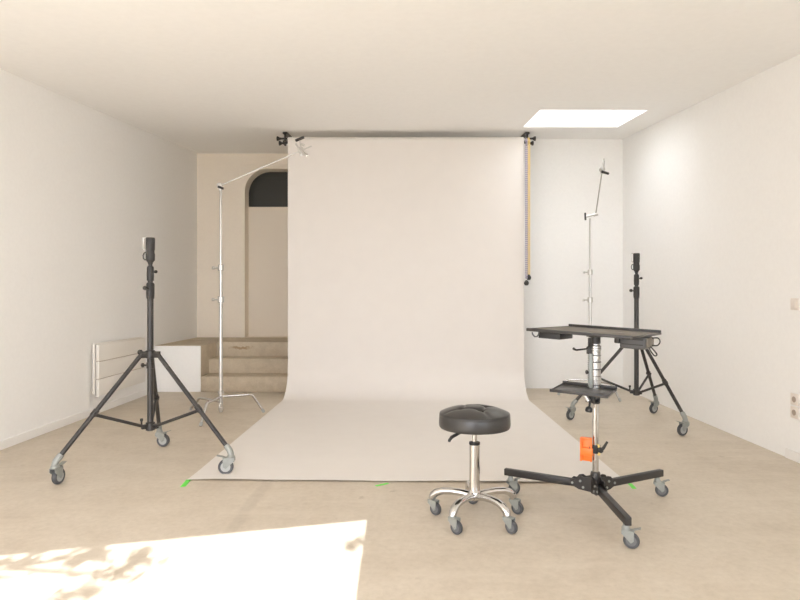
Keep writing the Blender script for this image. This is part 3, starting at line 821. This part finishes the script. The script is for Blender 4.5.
# ------------------------------------------------------------------ garden tree whose leaves shade the sun patch
tr = empty('olive_tree', (-4.6, -4.4, -.02)); tag(tr, 'leafy tree in the garden outside the opening', 'tree')
m = MB(); m.path([(0, 0, 0), (.05, .05, 1.2), (.2, .1, 2.2), (.45, .2, 3.0)], [.13, .11, .09, .07], 12); m.build('trunk', M_bark, tr)
bm_ = MB(); lm = MB()
def leaf(c, s):
    d = V((random.gauss(0, 1), random.gauss(0, 1), random.gauss(0, .6))).normalized(); n = V((random.gauss(0, 1), random.gauss(0, 1), random.gauss(0, 1))).cross(d).normalized()
    v = [lm.bm.verts.new(p) for p in (c-d*s, c+n*s*.32, c+d*s, c-n*s*.32)]; lm.bm.faces.new(v)
def branch(p0, p1, n, spread, ls):
    p0, p1 = V(p0)-tr.location, V(p1)-tr.location
    mid = (p0+p1)/2+V((0, 0, .08)); bm_.path([p0, mid, p1], [.025, .014, .006], 8)
    for i in range(n):
        t = random.random()**.7; b = p0.lerp(p1, t)+V((0, 0, .08*4*t*(1-t)))
        leaf(b+V((random.gauss(0, spread), random.gauss(0, spread), random.gauss(0, spread*.7))), ls*random.uniform(.7, 1.2))
SUN_T = .625
def at_floor(x, y, yb): return (x+.012*(y-yb), yb, (y-yb)*SUN_T)      # the point on the sun ray above floor point (x,y) at depth yb
yb = -1.9
tw = V((-4.15, -4.2, 2.95))
hub = V(at_floor(-2.25, 2.40, yb))
bm_.path([tw-tr.location, V((-3.2, -3.0, 3.0))-tr.location, hub-tr.location], [.06, .035, .022], 8)
def fl(px, py): return ((px-406)*H/(py-297), F*H/(py-297))
def cluster(px, py, wx, wy, n, ls=.042):
    for i in range(n):
        a = random.uniform(-1, 1); x_, y_ = fl(px+a*wx*.8+random.gauss(0, wx*.15), py-a*wy*.45+random.gauss(0, wy*.45))
        leaf(V(at_floor(x_, y_, yb+random.uniform(-.15, .15)))-tr.location, ls*random.uniform(.6, 1.25))
def twig(*p):
    bm_.path([V(at_floor(*fl(*q), yb))-tr.location for q in p], [.011]+[.006]*(len(p)-2)+[.003], 6)
twig((-60, 585), (10, 568), (60, 560), (110, 553)); twig((10, 568), (85, 574), (120, 568), (160, 555)); twig((-60, 610), (20, 604), (60, 598), (105, 588))
bm_.path([hub-tr.location, V(at_floor(*fl(-60, 585), yb))-tr.location], [.02, .011], 8)
bm_.path([hub-tr.location, V(at_floor(*fl(-60, 610), yb))-tr.location], [.02, .011], 8)
cluster(22, 560, 26, 8, 36); cluster(84, 556, 27, 13, 78); cluster(142, 556, 15, 9, 32); cluster(112, 573, 26, 9, 44, .038)
cluster(76, 594, 27, 6, 38, .038); cluster(165, 560, 14, 5, 6, .03); cluster(15, 576, 20, 3, 6, .03)
branch(tw, (-3.2, -3.4, 3.9), 160, .22, .08); branch(tw, (-5.2, -4.0, 4.2), 220, .3, .08); branch(tw, (-4.2, -5.0, 4.5), 220, .32, .08)
cluster(358, 543, 12, 7, 26, .036); twig((385, 536), (372, 540), (350, 546))
bm_.path([V((-3.2, -3.0, 3.0))-tr.location, V((-2.2, -2.6, 3.95))-tr.location, V((.55, -2.3, 3.6))-tr.location, V(at_floor(*fl(385, 536), yb))-tr.location], [.03, .02, .015, .01], 8)
bm_.build('branch', M_bark, tr); tag(lm.build('foliage', M_leaf, tr, 0), kind='stuff')

# ------------------------------------------------------------------ light
sd = bpy.data.lights.new('sun', 'SUN'); sun = bpy.data.objects.new('sun', sd); COL.objects.link(sun)
sd.energy = 5.0; sd.angle = math.radians(.28); sd.color = (1, .995, .985)
sun.rotation_euler = V((-.012, 1, -SUN_T)).to_track_quat('-Z', 'Y').to_euler()
sun.location = (0, -6, 6)
W = bpy.data.worlds.new('sky'); S.world = W; W.use_nodes = True
bg = W.node_tree.nodes['Background']; bg.inputs['Strength'].default_value = 1.0
wn, wl = W.node_tree.nodes, W.node_tree.links
wt = wn.new('ShaderNodeTexCoord'); wsep = wn.new('ShaderNodeSeparateXYZ'); wl.new(wt.outputs['Generated'], wsep.inputs[0])
wr = wn.new('ShaderNodeValToRGB'); wl.new(wsep.outputs['Z'], wr.inputs['Fac'])
wr.color_ramp.elements[0].position = 0.; wr.color_ramp.elements[1].position = .9
wr.color_ramp.elements[0].color = (.552, .562, .612, 1); wr.color_ramp.elements[1].color = (.80, .795, .850, 1)
wm = wn.new('ShaderNodeVectorMath'); wm.operation = 'SCALE'; wm.inputs['Scale'].default_value = 5.2
wl.new(wr.outputs['Color'], wm.inputs[0]); wl.new(wm.outputs[0], bg.inputs['Color'])
# portals only guide the sky sampling at the two openings
def portal(name, loc, rot, sx_, sy_):
    ld = bpy.data.lights.new(name, 'AREA'); ld.shape = 'RECTANGLE'; ld.size = sx_; ld.size_y = sy_
    ld.cycles.is_portal = True
    o = bpy.data.objects.new(name, ld); COL.objects.link(o); o.location = loc; o.rotation_euler = rot
xm = (OX0+OX1)/2; wdt = (OX1-OX0)*math.hypot(1, .2625)
pc = V((xm, front(xm), OZ/2))+un*T*.5
portal('garden_portal', pc, (-un).to_track_quat('-Z', 'Z').to_euler(), wdt, OZ)
pc = V(((WX0+WX1)/2, front((WX0+WX1)/2), (WZ0+WZ1)/2))+un*T*.9
portal('fill_window_portal', pc, (-un).to_track_quat('-Z', 'Z').to_euler(), wl_, wh_)
portal('skylight_portal', ((SX0+SX1)/2, (SY0+SY1)/2, ceil(SY0)+.5), (0, 0, 0), SX1-SX0, SY1-SY0)

S.view_settings.view_transform = 'Standard'; S.view_settings.look = 'None'
S.view_settings.gamma = 1; S.view_settings.use_curve_mapping = False
S.view_settings.exposure = 1.24
cy_ = S.cycles
cy_.max_bounces = 14; cy_.diffuse_bounces = 10; cy_.glossy_bounces = 6; cy_.transparent_max_bounces = 8
cy_.sample_clamp_indirect = 8; cy_.use_denoising = True
